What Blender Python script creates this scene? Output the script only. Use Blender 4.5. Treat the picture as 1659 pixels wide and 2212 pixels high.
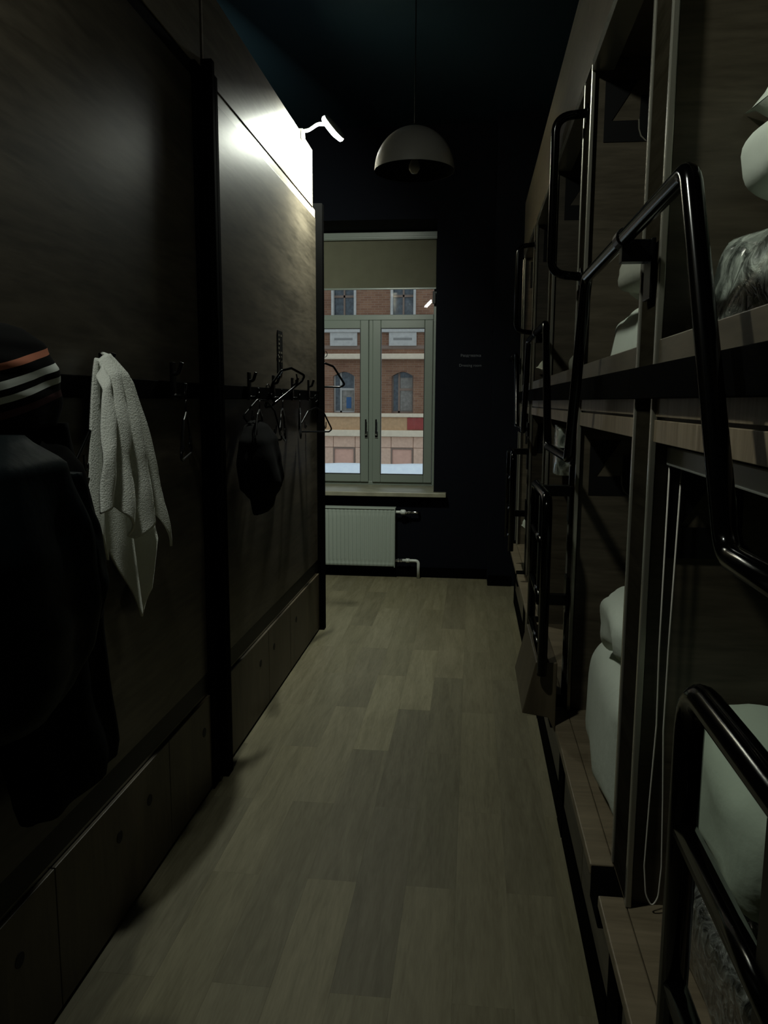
import bpy, math, random
from mathutils import Vector, Matrix, noise as mnoise

random.seed(7)
SC = bpy.context.scene
COL = SC.collection
for o in list(bpy.data.objects):
    bpy.data.objects.remove(o)

# ------------------------------------------------------------------ camera
W, H, FPX = 1659.0, 2212.0, 1680.0
cam_d = bpy.data.cameras.new('camera')
cam_d.sensor_fit = 'VERTICAL'
cam_d.sensor_height = 36.0
cam_d.lens = 36.0 * FPX / H
cam_d.clip_start = 0.02
cam_d.clip_end = 300
cam = bpy.data.objects.new('camera', cam_d)
COL.objects.link(cam)
R = ((0.99362, -0.02123, -0.11080), (0.11267, 0.13989, 0.98374), (0.00531, 0.98994, -0.14138))
ax_r = Vector([r[0] for r in R]); ax_u = Vector([r[1] for r in R]); ax_f = Vector([r[2] for r in R])
ax_f.normalize(); ax_r = (ax_r - ax_f * ax_r.dot(ax_f)).normalized(); ax_u = ax_r.cross(ax_f)
cam.matrix_world = Matrix(((ax_r.x, ax_u.x, -ax_f.x, 0.0), (ax_r.y, ax_u.y, -ax_f.y, 0.0),
                           (ax_r.z, ax_u.z, -ax_f.z, 1.47), (0, 0, 0, 1)))
SC.camera = cam

# ------------------------------------------------------------------ world, lights, exposure
world = bpy.data.worlds.new('dusk'); SC.world = world
world.use_nodes = True
bg = world.node_tree.nodes['Background']
bg.inputs[0].default_value = (0.80, 0.90, 1.0, 1)
bg.inputs[1].default_value = 0.85

READING_LAMP_W = 70.0
NEAR_LAMP_W = 12.0
FILL_W = 0.2
fill_d = bpy.data.lights.new('fill_light', 'AREA')  # unseen fill added behind the camera for a faint glow on the left panels
fill_d.shape = 'RECTANGLE'; fill_d.size = 0.25; fill_d.size_y = 0.25
fill_d.energy = FILL_W; fill_d.color = (1.0, 0.97, 0.72)
fill = bpy.data.objects.new('fill_light', fill_d); COL.objects.link(fill)
fill.location = (0.75, -2.5, 2.45)
fill.rotation_euler = Vector((-1.6, 4.2, -0.6)).to_track_quat('-Z', 'Y').to_euler()

SC.view_settings.view_transform = 'Standard'
SC.view_settings.look = 'None'
SC.view_settings.exposure = 0.0
SC.view_settings.gamma = 1.0
SC.view_settings.use_curve_mapping = False
SC.cycles.use_denoising = True
SC.cycles.max_bounces = 8
SC.cycles.diffuse_bounces = 5
SC.cycles.sample_clamp_indirect = 6.0
SC.cycles.caustics_reflective = False
SC.cycles.caustics_refractive = False

# ------------------------------------------------------------------ materials
MATS = {}
def nodes_of(name):
    m = bpy.data.materials.new(name); m.use_nodes = True
    nt = m.node_tree
    return m, nt, nt.nodes['Principled BSDF']

def plain(name, col, rough=0.5, metal=0.0, spec=0.5, bump=None, var=0.0, coat=0.0, sub=0.0):
    m, nt, p = nodes_of(name)
    p.inputs['Base Color'].default_value = (*col, 1)
    p.inputs['Roughness'].default_value = rough
    p.inputs['Metallic'].default_value = metal
    p.inputs['Specular IOR Level'].default_value = spec
    p.inputs['Coat Weight'].default_value = coat
    tc = nt.nodes.new('ShaderNodeTexCoord')
    if var:
        n = nt.nodes.new('ShaderNodeTexNoise'); n.inputs['Scale'].default_value = 9; n.inputs['Detail'].default_value = 4
        nt.links.new(tc.outputs['Object'], n.inputs['Vector'])
        r = nt.nodes.new('ShaderNodeValToRGB')
        r.color_ramp.elements[0].position = .3; r.color_ramp.elements[1].position = .7
        r.color_ramp.elements[0].color = (*[c * (1 - var) for c in col], 1)
        r.color_ramp.elements[1].color = (*[min(1, c * (1 + var)) for c in col], 1)
        nt.links.new(n.outputs['Fac'], r.inputs['Fac']); nt.links.new(r.outputs['Color'], p.inputs['Base Color'])
    if bump:
        sc, st = bump
        n = nt.nodes.new('ShaderNodeTexNoise'); n.inputs['Scale'].default_value = sc; n.inputs['Detail'].default_value = 5
        nt.links.new(tc.outputs['Object'], n.inputs['Vector'])
        b = nt.nodes.new('ShaderNodeBump'); b.inputs['Strength'].default_value = st; b.inputs['Distance'].default_value = 0.01
        nt.links.new(n.outputs['Fac'], b.inputs['Height']); nt.links.new(b.outputs['Normal'], p.inputs['Normal'])
    MATS[name] = m
    return m

def wood(name, c1, c2, stretch=(2.0, 0.35, 6.0), rough=0.42, scale=5.0, objcol=False, spec=0.4):
    """laminate with grain running along the axis of the smallest stretch value"""
    m, nt, p = nodes_of(name)
    tc = nt.nodes.new('ShaderNodeTexCoord'); mp = nt.nodes.new('ShaderNodeMapping')
    mp.inputs['Scale'].default_value = stretch
    nt.links.new(tc.outputs['Object'], mp.inputs['Vector'])
    vec = mp.outputs['Vector']
    if objcol:
        oi = nt.nodes.new('ShaderNodeObjectInfo')
        mul = nt.nodes.new('ShaderNodeMath'); mul.operation = 'MULTIPLY'; mul.inputs[1].default_value = 40
        nt.links.new(oi.outputs['Random'], mul.inputs[0])
        add = nt.nodes.new('ShaderNodeVectorMath'); add.operation = 'ADD'
        nt.links.new(vec, add.inputs[0]); nt.links.new(mul.outputs[0], add.inputs[1])
        vec = add.outputs[0]
    n1 = nt.nodes.new('ShaderNodeTexNoise'); n1.inputs['Scale'].default_value = scale
    n1.inputs['Detail'].default_value = 6; n1.inputs['Roughness'].default_value = .62; n1.inputs['Distortion'].default_value = .6
    n2 = nt.nodes.new('ShaderNodeTexNoise'); n2.inputs['Scale'].default_value = scale * 6
    n2.inputs['Detail'].default_value = 3
    nt.links.new(vec, n1.inputs['Vector']); nt.links.new(vec, n2.inputs['Vector'])
    mx = nt.nodes.new('ShaderNodeMath'); mx.operation = 'MULTIPLY_ADD'; mx.inputs[1].default_value = .3
    nt.links.new(n2.outputs['Fac'], mx.inputs[0])
    m2 = nt.nodes.new('ShaderNodeMath'); m2.operation = 'MULTIPLY'; m2.inputs[1].default_value = .7
    nt.links.new(n1.outputs['Fac'], m2.inputs[0]); nt.links.new(m2.outputs[0], mx.inputs[2])
    r = nt.nodes.new('ShaderNodeValToRGB')
    r.color_ramp.elements[0].position = .36; r.color_ramp.elements[1].position = .64
    r.color_ramp.elements[0].color = (*c1, 1); r.color_ramp.elements[1].color = (*c2, 1)
    nt.links.new(mx.outputs[0], r.inputs['Fac'])
    out = r.outputs['Color']
    if objcol:
        mc = nt.nodes.new('ShaderNodeMix'); mc.data_type = 'RGBA'; mc.blend_type = 'MULTIPLY'
        mc.inputs[0].default_value = 1.0
        nt.links.new(out, mc.inputs[6]); nt.links.new(oi.outputs['Color'], mc.inputs[7])
        out = mc.outputs[2]
    nt.links.new(out, p.inputs['Base Color'])
    p.inputs['Roughness'].default_value = rough
    p.inputs['Specular IOR Level'].default_value = spec
    b = nt.nodes.new('ShaderNodeBump'); b.inputs['Strength'].default_value = .12; b.inputs['Distance'].default_value = .004
    nt.links.new(mx.outputs[0], b.inputs['Height']); nt.links.new(b.outputs['Normal'], p.inputs['Normal'])
    MATS[name] = m
    return m

def emit(name, col, s):
    m = bpy.data.materials.new(name); m.use_nodes = True; nt = m.node_tree
    nt.nodes.remove(nt.nodes['Principled BSDF'])
    e = nt.nodes.new('ShaderNodeEmission'); e.inputs[0].default_value = (*col, 1); e.inputs[1].default_value = s
    nt.links.new(e.outputs[0], nt.nodes['Material Output'].inputs[0])
    MATS[name] = m
    return m

def glass_pane(name, tint=(.92, .95, .95)):
    m = bpy.data.materials.new(name); m.use_nodes = True; nt = m.node_tree
    nt.nodes.remove(nt.nodes['Principled BSDF'])
    t = nt.nodes.new('ShaderNodeBsdfTransparent'); t.inputs[0].default_value = (*tint, 1)
    g = nt.nodes.new('ShaderNodeBsdfGlossy'); g.inputs['Roughness'].default_value = .01
    f = nt.nodes.new('ShaderNodeFresnel'); f.inputs['IOR'].default_value = 1.45
    mx = nt.nodes.new('ShaderNodeMixShader')
    nt.links.new(f.outputs[0], mx.inputs[0]); nt.links.new(t.outputs[0], mx.inputs[1]); nt.links.new(g.outputs[0], mx.inputs[2])
    nt.links.new(mx.outputs[0], nt.nodes['Material Output'].inputs[0])
    MATS[name] = m
    return m

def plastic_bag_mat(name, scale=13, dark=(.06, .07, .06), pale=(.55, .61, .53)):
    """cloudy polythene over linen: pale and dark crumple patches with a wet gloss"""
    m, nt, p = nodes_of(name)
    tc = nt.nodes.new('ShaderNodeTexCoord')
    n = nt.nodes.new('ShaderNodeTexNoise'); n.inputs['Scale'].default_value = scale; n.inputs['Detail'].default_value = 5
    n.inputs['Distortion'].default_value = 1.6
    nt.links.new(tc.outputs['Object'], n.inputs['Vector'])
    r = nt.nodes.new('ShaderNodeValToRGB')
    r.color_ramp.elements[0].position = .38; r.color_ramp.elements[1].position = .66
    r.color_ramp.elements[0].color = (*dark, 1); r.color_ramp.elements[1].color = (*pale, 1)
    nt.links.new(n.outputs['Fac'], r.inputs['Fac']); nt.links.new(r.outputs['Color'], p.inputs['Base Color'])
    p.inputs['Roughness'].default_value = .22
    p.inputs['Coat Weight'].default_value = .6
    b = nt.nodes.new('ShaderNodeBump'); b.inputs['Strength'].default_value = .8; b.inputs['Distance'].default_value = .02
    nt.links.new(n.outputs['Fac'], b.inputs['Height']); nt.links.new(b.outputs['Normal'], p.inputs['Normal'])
    MATS[name] = m
    return m

def brick_mat(name):
    m, nt, p = nodes_of(name)
    tc = nt.nodes.new('ShaderNodeTexCoord')
    mp = nt.nodes.new('ShaderNodeMapping'); mp.inputs['Rotation'].default_value = (math.radians(90), 0, 0)
    nt.links.new(tc.outputs['Object'], mp.inputs['Vector'])
    br = nt.nodes.new('ShaderNodeTexBrick')
    br.inputs['Color1'].default_value = (.29, .150, .085, 1); br.inputs['Color2'].default_value = (.22, .105, .060, 1)
    br.inputs['Mortar'].default_value = (.30, .20, .14, 1)
    br.inputs['Scale'].default_value = 1.0; br.inputs['Mortar Size'].default_value = .008
    br.inputs['Brick Width'].default_value = .26; br.inputs['Row Height'].default_value = .08
    nt.links.new(mp.outputs['Vector'], br.inputs['Vector'])
    n = nt.nodes.new('ShaderNodeTexNoise'); n.inputs['Scale'].default_value = 1.3; n.inputs['Detail'].default_value = 4
    nt.links.new(tc.outputs['Object'], n.inputs['Vector'])
    mx = nt.nodes.new('ShaderNodeMix'); mx.data_type = 'RGBA'; mx.blend_type = 'MULTIPLY'; mx.inputs[0].default_value = .7
    r = nt.nodes.new('ShaderNodeValToRGB')
    r.color_ramp.elements[0].position = .3; r.color_ramp.elements[1].position = .7
    r.color_ramp.elements[0].color = (.6, .55, .5, 1); r.color_ramp.elements[1].color = (1, 1, 1, 1)
    nt.links.new(n.outputs['Fac'], r.inputs['Fac'])
    nt.links.new(br.outputs['Color'], mx.inputs[6]); nt.links.new(r.outputs['Color'], mx.inputs[7])
    nt.links.new(mx.outputs[2], p.inputs['Base Color'])
    p.inputs['Roughness'].default_value = .9
    MATS[name] = m
    return m

def striped_knit(name):
    """bands of colour along the height of the hat, tilted a little"""
    m, nt, p = nodes_of(name)
    tc = nt.nodes.new('ShaderNodeTexCoord')
    sx = nt.nodes.new('ShaderNodeSeparateXYZ'); nt.links.new(tc.outputs['Object'], sx.inputs[0])
    ma = nt.nodes.new('ShaderNodeMath'); ma.operation = 'MULTIPLY_ADD'; ma.inputs[1].default_value = -.20
    nt.links.new(sx.outputs['Y'], ma.inputs[0]); nt.links.new(sx.outputs['Z'], ma.inputs[2])
    mr = nt.nodes.new('ShaderNodeMapRange'); mr.inputs[1].default_value = -.02; mr.inputs[2].default_value = .20
    nt.links.new(ma.outputs[0], mr.inputs[0])
    r = nt.nodes.new('ShaderNodeValToRGB'); r.color_ramp.interpolation = 'CONSTANT'
    els = r.color_ramp.elements
    black = (.006, .006, .006, 1)
    els[0].position = 0; els[0].color = black
    els[1].position = .30; els[1].color = (.10, .045, .05, 1)
    for pos, c in ((.36, black), (.43, (.72, .76, .72, 1)), (.49, black), (.55, (.74, .78, .74, 1)), (.615, black),
                   (.70, (.50, .19, .12, 1)), (.76, black)):
        e = els.new(pos); e.color = c
    nt.links.new(mr.outputs[0], r.inputs['Fac']); nt.links.new(r.outputs['Color'], p.inputs['Base Color'])
    p.inputs['Roughness'].default_value = .95; p.inputs['Specular IOR Level'].default_value = .04
    MATS[name] = m
    return m

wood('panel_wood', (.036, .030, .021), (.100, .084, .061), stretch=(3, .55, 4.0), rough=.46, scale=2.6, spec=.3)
wood('capsule_wood', (.046, .038, .025), (.100, .084, .058), stretch=(.6, .6, 5.0), rough=.40, scale=3.2)
wood('fascia_wood', (.130, .100, .062), (.250, .200, .135), stretch=(6, 6, .5), rough=.40, scale=4)
wood('ledge_wood', (.120, .095, .060), (.210, .170, .112), stretch=(.5, 4, 4), rough=.42, scale=4)
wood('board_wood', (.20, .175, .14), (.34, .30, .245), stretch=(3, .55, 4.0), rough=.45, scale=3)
wood('drawer_wood', (.02, .016, .012), (.10, .085, .062), stretch=(1.2, .9, 5.5), rough=.38, scale=3.5)
wood('plywood', (.055, .042, .026), (.098, .078, .048), stretch=(3, 3, .5), rough=.5, scale=3)
wood('dark_trim', (.004, .0035, .003), (.008, .007, .0055), stretch=(3, .5, 3), rough=.5, spec=.15)
wood('plank_wood', (.112, .100, .059), (.174, .158, .101), stretch=(9, .9, 1), rough=.55, spec=.25, scale=3.0, objcol=True)
plain('edge_band', (.30, .29, .24), rough=.24, metal=.55, spec=.6)
plain('floor_base', (.05, .04, .03), rough=.8)
plain('navy_paint', (.0010, .0016, .0038), rough=.85, spec=.12, bump=(60, .1))
plain('ceiling_paint', (.0018, .009, .014), rough=.8, spec=.15)
plain('side_paint', (.02, .024, .03), rough=.7)
plain('black_paint', (.0013, .0013, .0013), rough=.8, spec=.01)
plain('black_tube', (.0008, .0008, .0008), rough=.13, spec=.15)
wood('post_wood', (.011, .0095, .006), (.023, .020, .0135), stretch=(.6, .6, 5.0), rough=.85, scale=3.2, spec=.0)
plain('black_plastic', (.002, .002, .002), rough=.3, spec=.15)
plain('black_decal', (.003, .003, .003), rough=.6, spec=.2)
plain('pale_line', (.16, .15, .12), rough=.4)
plain('white_plastic', (.55, .58, .54), rough=.35)
plain('pvc', (.185, .215, .185), rough=.32, spec=.4)
plain('gasket', (.02, .02, .02), rough=.6)
plain('chrome', (.75, .75, .75), rough=.15, metal=1)
plain('radiator_white', (.33, .375, .33), rough=.3)
plain('sill_stone', (.24, .23, .165), rough=.35, var=.2)
plain('blind_fabric', (.125, .122, .085), rough=.9, spec=.1, bump=(300, .2), var=.06)
plain('lamp_grey', (.28, .27, .24), rough=.45, spec=.3)
plain('lamp_inner', (.008, .008, .008), rough=.7, spec=.1)
plain('bulb_glass', (.5, .5, .48), rough=.2)
plain('linen', (.58, .63, .55), rough=.9, spec=.1, bump=(14, .35))
plain('linen_pale', (.38, .45, .36), rough=.9, spec=.1, bump=(11, .5))
plain('linen_grey', (.36, .37, .31), rough=.9, spec=.1, bump=(14, .35))
plain('terry', (.88, .90, .84), rough=1.0, spec=.05, bump=(260, .45))
plain('coat_black', (.0016, .0016, .0018), rough=.95, spec=.04, bump=(10, .3))
plain('jacket_teal', (.0010, .0032, .0040), rough=.6, spec=.05, bump=(9, .5))
plain('cord_white', (.55, .53, .47), rough=.7)
plain('blind_dark', (.012, .013, .016), rough=.8)
plain('blanket_brown', (.16, .07, .045), rough=.95)
plain('sign_grey', (.075, .08, .09), rough=.6)
plain('sign_dark', (.003, .003, .0028), rough=.8, spec=.05)
plain('sign_tan', (.10, .085, .055), rough=.6)
plain('cornice_cream', (.72, .60, .44), rough=.85, var=.06)
plain('ochre_wall', (.52, .33, .18), rough=.9, var=.12)
plain('peach_wall', (.66, .44, .32), rough=.9, var=.1)
plain('peach_panel', (.68, .40, .30), rough=.9, var=.06)
plain('plaque_grey', (.50, .48, .44), rough=.8, var=.1)
plain('plaque_print', (.25, .24, .22), rough=.8)
plain('far_frame', (.42, .40, .36), rough=.7)
plain('far_glass', (.06, .075, .085), rough=.12, var=.5)
plain('far_curtain', (.24, .22, .19), rough=.9, var=.25)
plain('far_blue', (.05, .12, .25), rough=.9)
plain('red_paint', (.30, .05, .04), rough=.7, var=.1)
plain('band_shade', (.24, .17, .13), rough=.9)
plain('snow', (.88, .94, 1.0), rough=.9, var=.05)
plain('asphalt', (.05, .05, .055), rough=.9)
emit('lamp_face', (.97, 1.0, .93), 60.0)
glass_pane('pane_glass')
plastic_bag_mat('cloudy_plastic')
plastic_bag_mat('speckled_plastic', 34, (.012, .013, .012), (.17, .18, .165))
brick_mat('brick_wall')
striped_knit('striped_knit')

# ------------------------------------------------------------------ mesh helpers
OFF = {}
def root(name, label, cat, loc, group=None):
    o = bpy.data.objects.new(name, None); COL.objects.link(o)
    o.empty_display_size = .05
    o.location = loc
    o['label'] = label; o['category'] = cat
    if group: o['group'] = group
    OFF[o] = Vector(loc)
    return o

class MB:
    def __init__(s): s.v = []; s.f = []
    def add(s, vs, fs):
        n = len(s.v); s.v += [Vector(p) for p in vs]; s.f += [tuple(i + n for i in f) for f in fs]; return s
    def box(s, x0, x1, y0, y1, z0, z1):
        return s.add([(x0, y0, z0), (x1, y0, z0), (x1, y1, z0), (x0, y1, z0), (x0, y0, z1), (x1, y0, z1), (x1, y1, z1), (x0, y1, z1)],
                     [(3, 2, 1, 0), (4, 5, 6, 7), (0, 1, 5, 4), (1, 2, 6, 5), (2, 3, 7, 6), (3, 0, 4, 7)])
    def tube(s, pts, r, n=12, closed=False, cap=True):
        pts = [Vector(p) for p in pts]
        m = len(pts); rings = []
        nrm = None
        for i in range(m):
            if closed: t = (pts[(i + 1) % m] - pts[i - 1])
            elif i == 0: t = pts[1] - pts[0]
            elif i == m - 1: t = pts[-1] - pts[-2]
            else: t = (pts[i + 1] - pts[i]).normalized() + (pts[i] - pts[i - 1]).normalized()
            t.normalize()
            if nrm is None:
                nrm = t.orthogonal().normalized()
            else:
                nrm = (nrm - t * nrm.dot(t)).normalized()
            b = t.cross(nrm)
            rr = r[i] if isinstance(r, (list, tuple)) else r
            rings.append([pts[i] + (nrm * math.cos(2 * math.pi * k / n) + b * math.sin(2 * math.pi * k / n)) * rr for k in range(n)])
        vs = [p for ring in rings for p in ring]; fs = []
        for i in range(m if closed else m - 1):
            j = (i + 1) % m
            for k in range(n):
                fs.append((i * n + k, i * n + (k + 1) % n, j * n + (k + 1) % n, j * n + k))
        if cap and not closed:
            fs.append(tuple(range(n - 1, -1, -1))); fs.append(tuple((m - 1) * n + k for k in range(n)))
        return s.add(vs, fs)
    def lathe(s, prof, c, n=32, axis='z'):
        vs = []; fs = []
        for (r, h) in prof:
            for k in range(n):
                a = 2 * math.pi * k / n
                p = (r * math.cos(a), r * math.sin(a), h)
                if axis == 'x': p = (h, r * math.cos(a), r * math.sin(a))
                if axis == 'y': p = (r * math.sin(a), h, r * math.cos(a))
                vs.append((c[0] + p[0], c[1] + p[1], c[2] + p[2]))
        for i in range(len(prof) - 1):
            for k in range(n):
                fs.append((i * n + k, i * n + (k + 1) % n, (i + 1) * n + (k + 1) % n, (i + 1) * n + k))
        return s.add(vs, fs)
    def prism(s, poly, axis, a, b):
        """extrude a polygon given in the two other axes (in xyz order) between a and b"""
        n = len(poly)
        def pt(p, d):
            return {'x': (d, p[0], p[1]), 'y': (p[0], d, p[1]), 'z': (p[0], p[1], d)}[axis]
        vs = [pt(p, a) for p in poly] + [pt(p, b) for p in poly]
        fs = [tuple(range(n)), tuple(range(2 * n - 1, n - 1, -1))] + [(i, i + n, (i + 1) % n + n, (i + 1) % n) for i in range(n)]
        return s.add(vs, fs)
    def grid(s, fn, nu, nv, cu=False):
        vs = [fn(i / (nu if cu else nu - 1), j / (nv - 1)) for j in range(nv) for i in range(nu)]
        fs = []
        for j in range(nv - 1):
            for i in range(nu if cu else nu - 1):
                k = (i + 1) % nu
                fs.append((j * nu + i, j * nu + k, (j + 1) * nu + k, (j + 1) * nu + i))
        return s.add(vs, fs)
    def build(s, name, mat, parent=None, smooth=False, bevel=0.0, solid=0.0, sub=0, label=None):
        off = OFF.get(parent, Vector((0, 0, 0)))
        me = bpy.data.meshes.new(name)
        me.from_pydata([tuple(p - off) for p in s.v], [], s.f)
        me.validate()
        import bmesh
        bm = bmesh.new(); bm.from_mesh(me); bmesh.ops.recalc_face_normals(bm, faces=bm.faces); bm.to_mesh(me); bm.free()
        me.materials.append(MATS[mat])
        o = bpy.data.objects.new(name, me); COL.objects.link(o)
        if parent is not None:
            o.parent = parent
        OFF[o] = Vector(off)
        if smooth:
            for p in me.polygons: p.use_smooth = True
        if solid:
            md = o.modifiers.new('solid', 'SOLIDIFY'); md.thickness = solid; md.offset = 0
        if bevel:
            md = o.modifiers.new('bevel', 'BEVEL'); md.width = bevel; md.segments = 2; md.limit_method = 'ANGLE'
        if sub:
            md = o.modifiers.new('sub', 'SUBSURF'); md.levels = sub; md.render_levels = sub
        if label: o['label'] = label
        return o

def single(mb, name, mat, label, cat, base, group=None, **kw):
    """a thing that is one mesh, with its origin at its base"""
    dummy = object()
    OFF[dummy] = Vector(base)
    off = Vector(base)
    mb.v = [p - off for p in mb.v]
    o = mb.build(name, mat, None, **kw)
    o.location = off
    OFF[o] = off
    o['label'] = label; o['category'] = cat
    if group: o['group'] = group
    return o

def structure(mb, name, mat, **kw):
    o = mb.build(name, mat, None, **kw); o['kind'] = 'structure'
    return o

def rounded(pts, rad, seg=6, closed=False):
    """replace the corners of a polyline by arcs"""
    pts = [Vector(p) for p in pts]; out = []
    n = len(pts)
    for i, p in enumerate(pts):
        if not closed and i in (0, n - 1):
            out.append(p); continue
        a = (pts[i - 1] - p); b = (pts[(i + 1) % n] - p)
        la, lb = a.length, b.length; a.normalize(); b.normalize()
        r = rad[i] if isinstance(rad, (list, tuple)) else rad
        ang = a.angle(b)
        t = min(r / math.tan(ang / 2), la * .49, lb * .49)
        p0 = p + a * t; p1 = p + b * t
        for k in range(seg + 1):
            u = k / seg
            out.append(p0 * (1 - u) ** 2 + p * 2 * u * (1 - u) + p1 * u * u)
    return out

def lump(x0, x1, y0, y1, z0, z1, seed=0, amp=.02, power=4.0, fr=5.0, nu=40, nv=24):
    """a soft box: superellipsoid with wrinkles, flat on its base"""
    c = Vector(((x0 + x1) / 2, (y0 + y1) / 2, (z0 + z1) / 2)); h = Vector(((x1 - x0) / 2, (y1 - y0) / 2, (z1 - z0) / 2))
    e = 2.0 / power
    def sg(v, p): return math.copysign(abs(v) ** p, v)
    def fn(u, v):
        th = 2 * math.pi * u; ph = -math.pi / 2 + math.pi * v
        d = Vector((sg(math.cos(ph), e) * sg(math.cos(th), e), sg(math.cos(ph), e) * sg(math.sin(th), e), sg(math.sin(ph), e)))
        p = Vector((c.x + h.x * d.x, c.y + h.y * d.y, c.z + h.z * d.z))
        nz = mnoise.noise(p * fr + Vector((seed * 3.1, seed * 1.7, 0))) + .5 * mnoise.noise(p * fr * 2.3 + Vector((seed, 0, 5)))
        q = p + d.normalized() * nz * amp
        q.z = max(q.z, z0)
        return q
    return MB().grid(fn, nu, nv, cu=True)

def pillow(c, w, l, t, rot, seed=0, amp=.012, pinch=.10):
    """a pillow w by l by t, pinched to four corners"""
    M = Matrix.Translation(c) @ rot.to_4x4()
    mb = MB()
    n = 22
    for sgn in (1, -1):
        def fn(u, v):
            a = 2 * u - 1; b = 2 * v - 1
            k = 1 - pinch * (1 - a * a) * (abs(b) ** 3)
            k2 = 1 - pinch * (1 - b * b) * (abs(a) ** 3)
            prof = max(0.0, (1 - a ** 4) * (1 - b ** 4)) ** .55
            p = Vector((a * w / 2 * k2, b * l / 2 * k, sgn * t / 2 * prof))
            nz = mnoise.noise(Vector((p.x * 9 + seed * 7, p.y * 9, sgn * 2.0))) * amp * (.2 + prof)
            return M @ (p + Vector((0, 0, nz * sgn)))
        mb.grid(fn, n, n)
    return mb

def hang(profile, xw, nseg=28, fold=0.0, nf=5, seed=0, rows=None):
    """a garment hanging against the wall x = xw: profile of (z, y0, y1, thickness)"""
    rows = rows or 40
    zs = [p[0] for p in profile]
    def at(t):
        z = zs[0] + (zs[-1] - zs[0]) * t
        for a, b in zip(profile, profile[1:]):
            if (a[0] >= z >= b[0]):
                k = (a[0] - z) / max(1e-6, a[0] - b[0]); k = k * k * (3 - 2 * k) * .5 + k * .5
                return (z, a[1] + (b[1] - a[1]) * k, a[2] + (b[2] - a[2]) * k, a[3] + (b[3] - a[3]) * k)
        return profile[-1]
    def fn(u, v):
        z, y0, y1, th = at(v)
        a = 2 * math.pi * u
        cy = (y0 + y1) / 2; hw = (y1 - y0) / 2
        sy = math.copysign(abs(math.cos(a)) ** .8, math.cos(a)); sx = math.sin(a)
        x = xw + th * .5 + th * .5 * math.copysign(abs(sx) ** .7, sx)
        f = 1 + fold * math.sin(a * nf + seed + v * 2.0) * min(1, v * 3) + .05 * mnoise.noise(Vector((a * 2, v * 6, seed)))
        return Vector((xw + (x - xw) * f, cy + hw * sy * (1 + .3 * (f - 1)), z))
    mb = MB().grid(fn, nseg, rows, cu=True)
    n = nseg
    mb.f.append(tuple(range(n))); mb.f.append(tuple((rows - 1) * n + k for k in range(n - 1, -1, -1)))
    return mb

# ------------------------------------------------------------------ dimensions
XP = -0.965            # face of the left hand panels
XR = 0.33              # front plane of the right hand sleeping row
YW = 6.42              # face of the far wall
CEIL = 3.6
POSTS = [0.556 + 1.012 * k for k in range(6)]

# ------------------------------------------------------------------ floor and planks
floor = structure(MB().box(-2.95, 2.45, -3.4, YW, -.03, -.009), 'floor', 'floor_base')
PW, PL = .1525, .914
tones = {(-1, 0): 1.30, (-1, 1): 1.0, (-1, -1): .90, (-1, -2): 1.22, (0, 1): 1.28, (0, 0): .84, (0, -1): .80, (1, 1): 1.16, (1, 0): .86, (1, -1): .82, (-3, 0): 1.0, (-3, -1): 1.18, (-2, 0): 1.16, (-2, -1): .92}
proto_meshes = {}
for k in range(-17, 5):
    x0 = -.326 + k * PW; x1 = x0 + PW
    ph = 4.02 if k % 2 else 3.563
    for j in range(-6, 6):
        y0 = ph - PL + j * PL; y1 = y0 + PL
        if y1 > YW: y1 = YW
        if y1 - y0 < .05 or y0 < -1.6: continue
        if x1 < -1.0 and y0 < 4.6: continue
        if x0 > .40: continue
        key = round(y1 - y0, 3)
        if key not in proto_meshes:
            mb = MB()
            g = .0001; ex = .0003
            w, l = PW - g, (y1 - y0) - g
            mb.add([(0, 0, -.009), (w, 0, -.009), (w, l, -.009), (0, l, -.009),
                    (0, 0, -ex), (w, 0, -ex), (w, l, -ex), (0, l, -ex),
                    (ex * .5, ex * .5, 0), (w - ex * .5, ex * .5, 0), (w - ex * .5, l - ex * .5, 0), (ex * .5, l - ex * .5, 0)],
                   [(0, 1, 5, 4), (1, 2, 6, 5), (2, 3, 7, 6), (3, 0, 4, 7), (4, 5, 9, 8), (5, 6, 10, 9), (6, 7, 11, 10), (7, 4, 8, 11), (8, 9, 10, 11)])
            me = bpy.data.meshes.new('plank'); me.from_pydata([tuple(p) for p in mb.v], [], mb.f)
            me.materials.append(MATS['plank_wood']); proto_meshes[key] = me
        o = bpy.data.objects.new('plank', proto_meshes[key]); COL.objects.link(o)
        o.parent = floor; o.location = (x0, y0, 0)
        t = tones.get((k, j), random.uniform(.84, 1.12))
        o.color = (t, t * random.uniform(.985, 1.0), t * random.uniform(.95, 1.0), 1)

# ------------------------------------------------------------------ room shell
structure(MB().box(-2.95, 2.45, -3.4, 7.05, CEIL, CEIL + .05), 'ceiling', 'ceiling_paint')
WX0, WX1, WZ0, WZ1 = -1.50, -.31, .69, 2.90
wb = MB()
wb.box(-2.95, WX0, YW, 7.05, 0, CEIL); wb.box(WX1, 2.45, YW, 7.05, 0, CEIL)
wb.box(WX0, WX1, YW, 7.05, 0, WZ0); wb.box(WX0, WX1, YW, 7.05, WZ1, CEIL)
structure(wb, 'wall_back', 'navy_paint')
structure(MB().box(.144, 2.44, 6.19, YW, 0, CEIL), 'wall_back_pier', 'navy_paint')
structure(MB().box(-2.95, -2.90, -3.4, YW, 0, CEIL), 'wall_left', 'side_paint')
structure(MB().box(2.40, 2.45, -3.4, YW, 0, CEIL), 'wall_right', 'side_paint')
wf = MB()
wf.box(-2.9, -.62, -1.72, -1.6, 0, CEIL); wf.box(.26, 2.4, -1.72, -1.6, 0, CEIL); wf.box(-.62, .26, -1.72, -1.6, 2.75, CEIL)
structure(wf, 'wall_front', 'side_paint')
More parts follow.
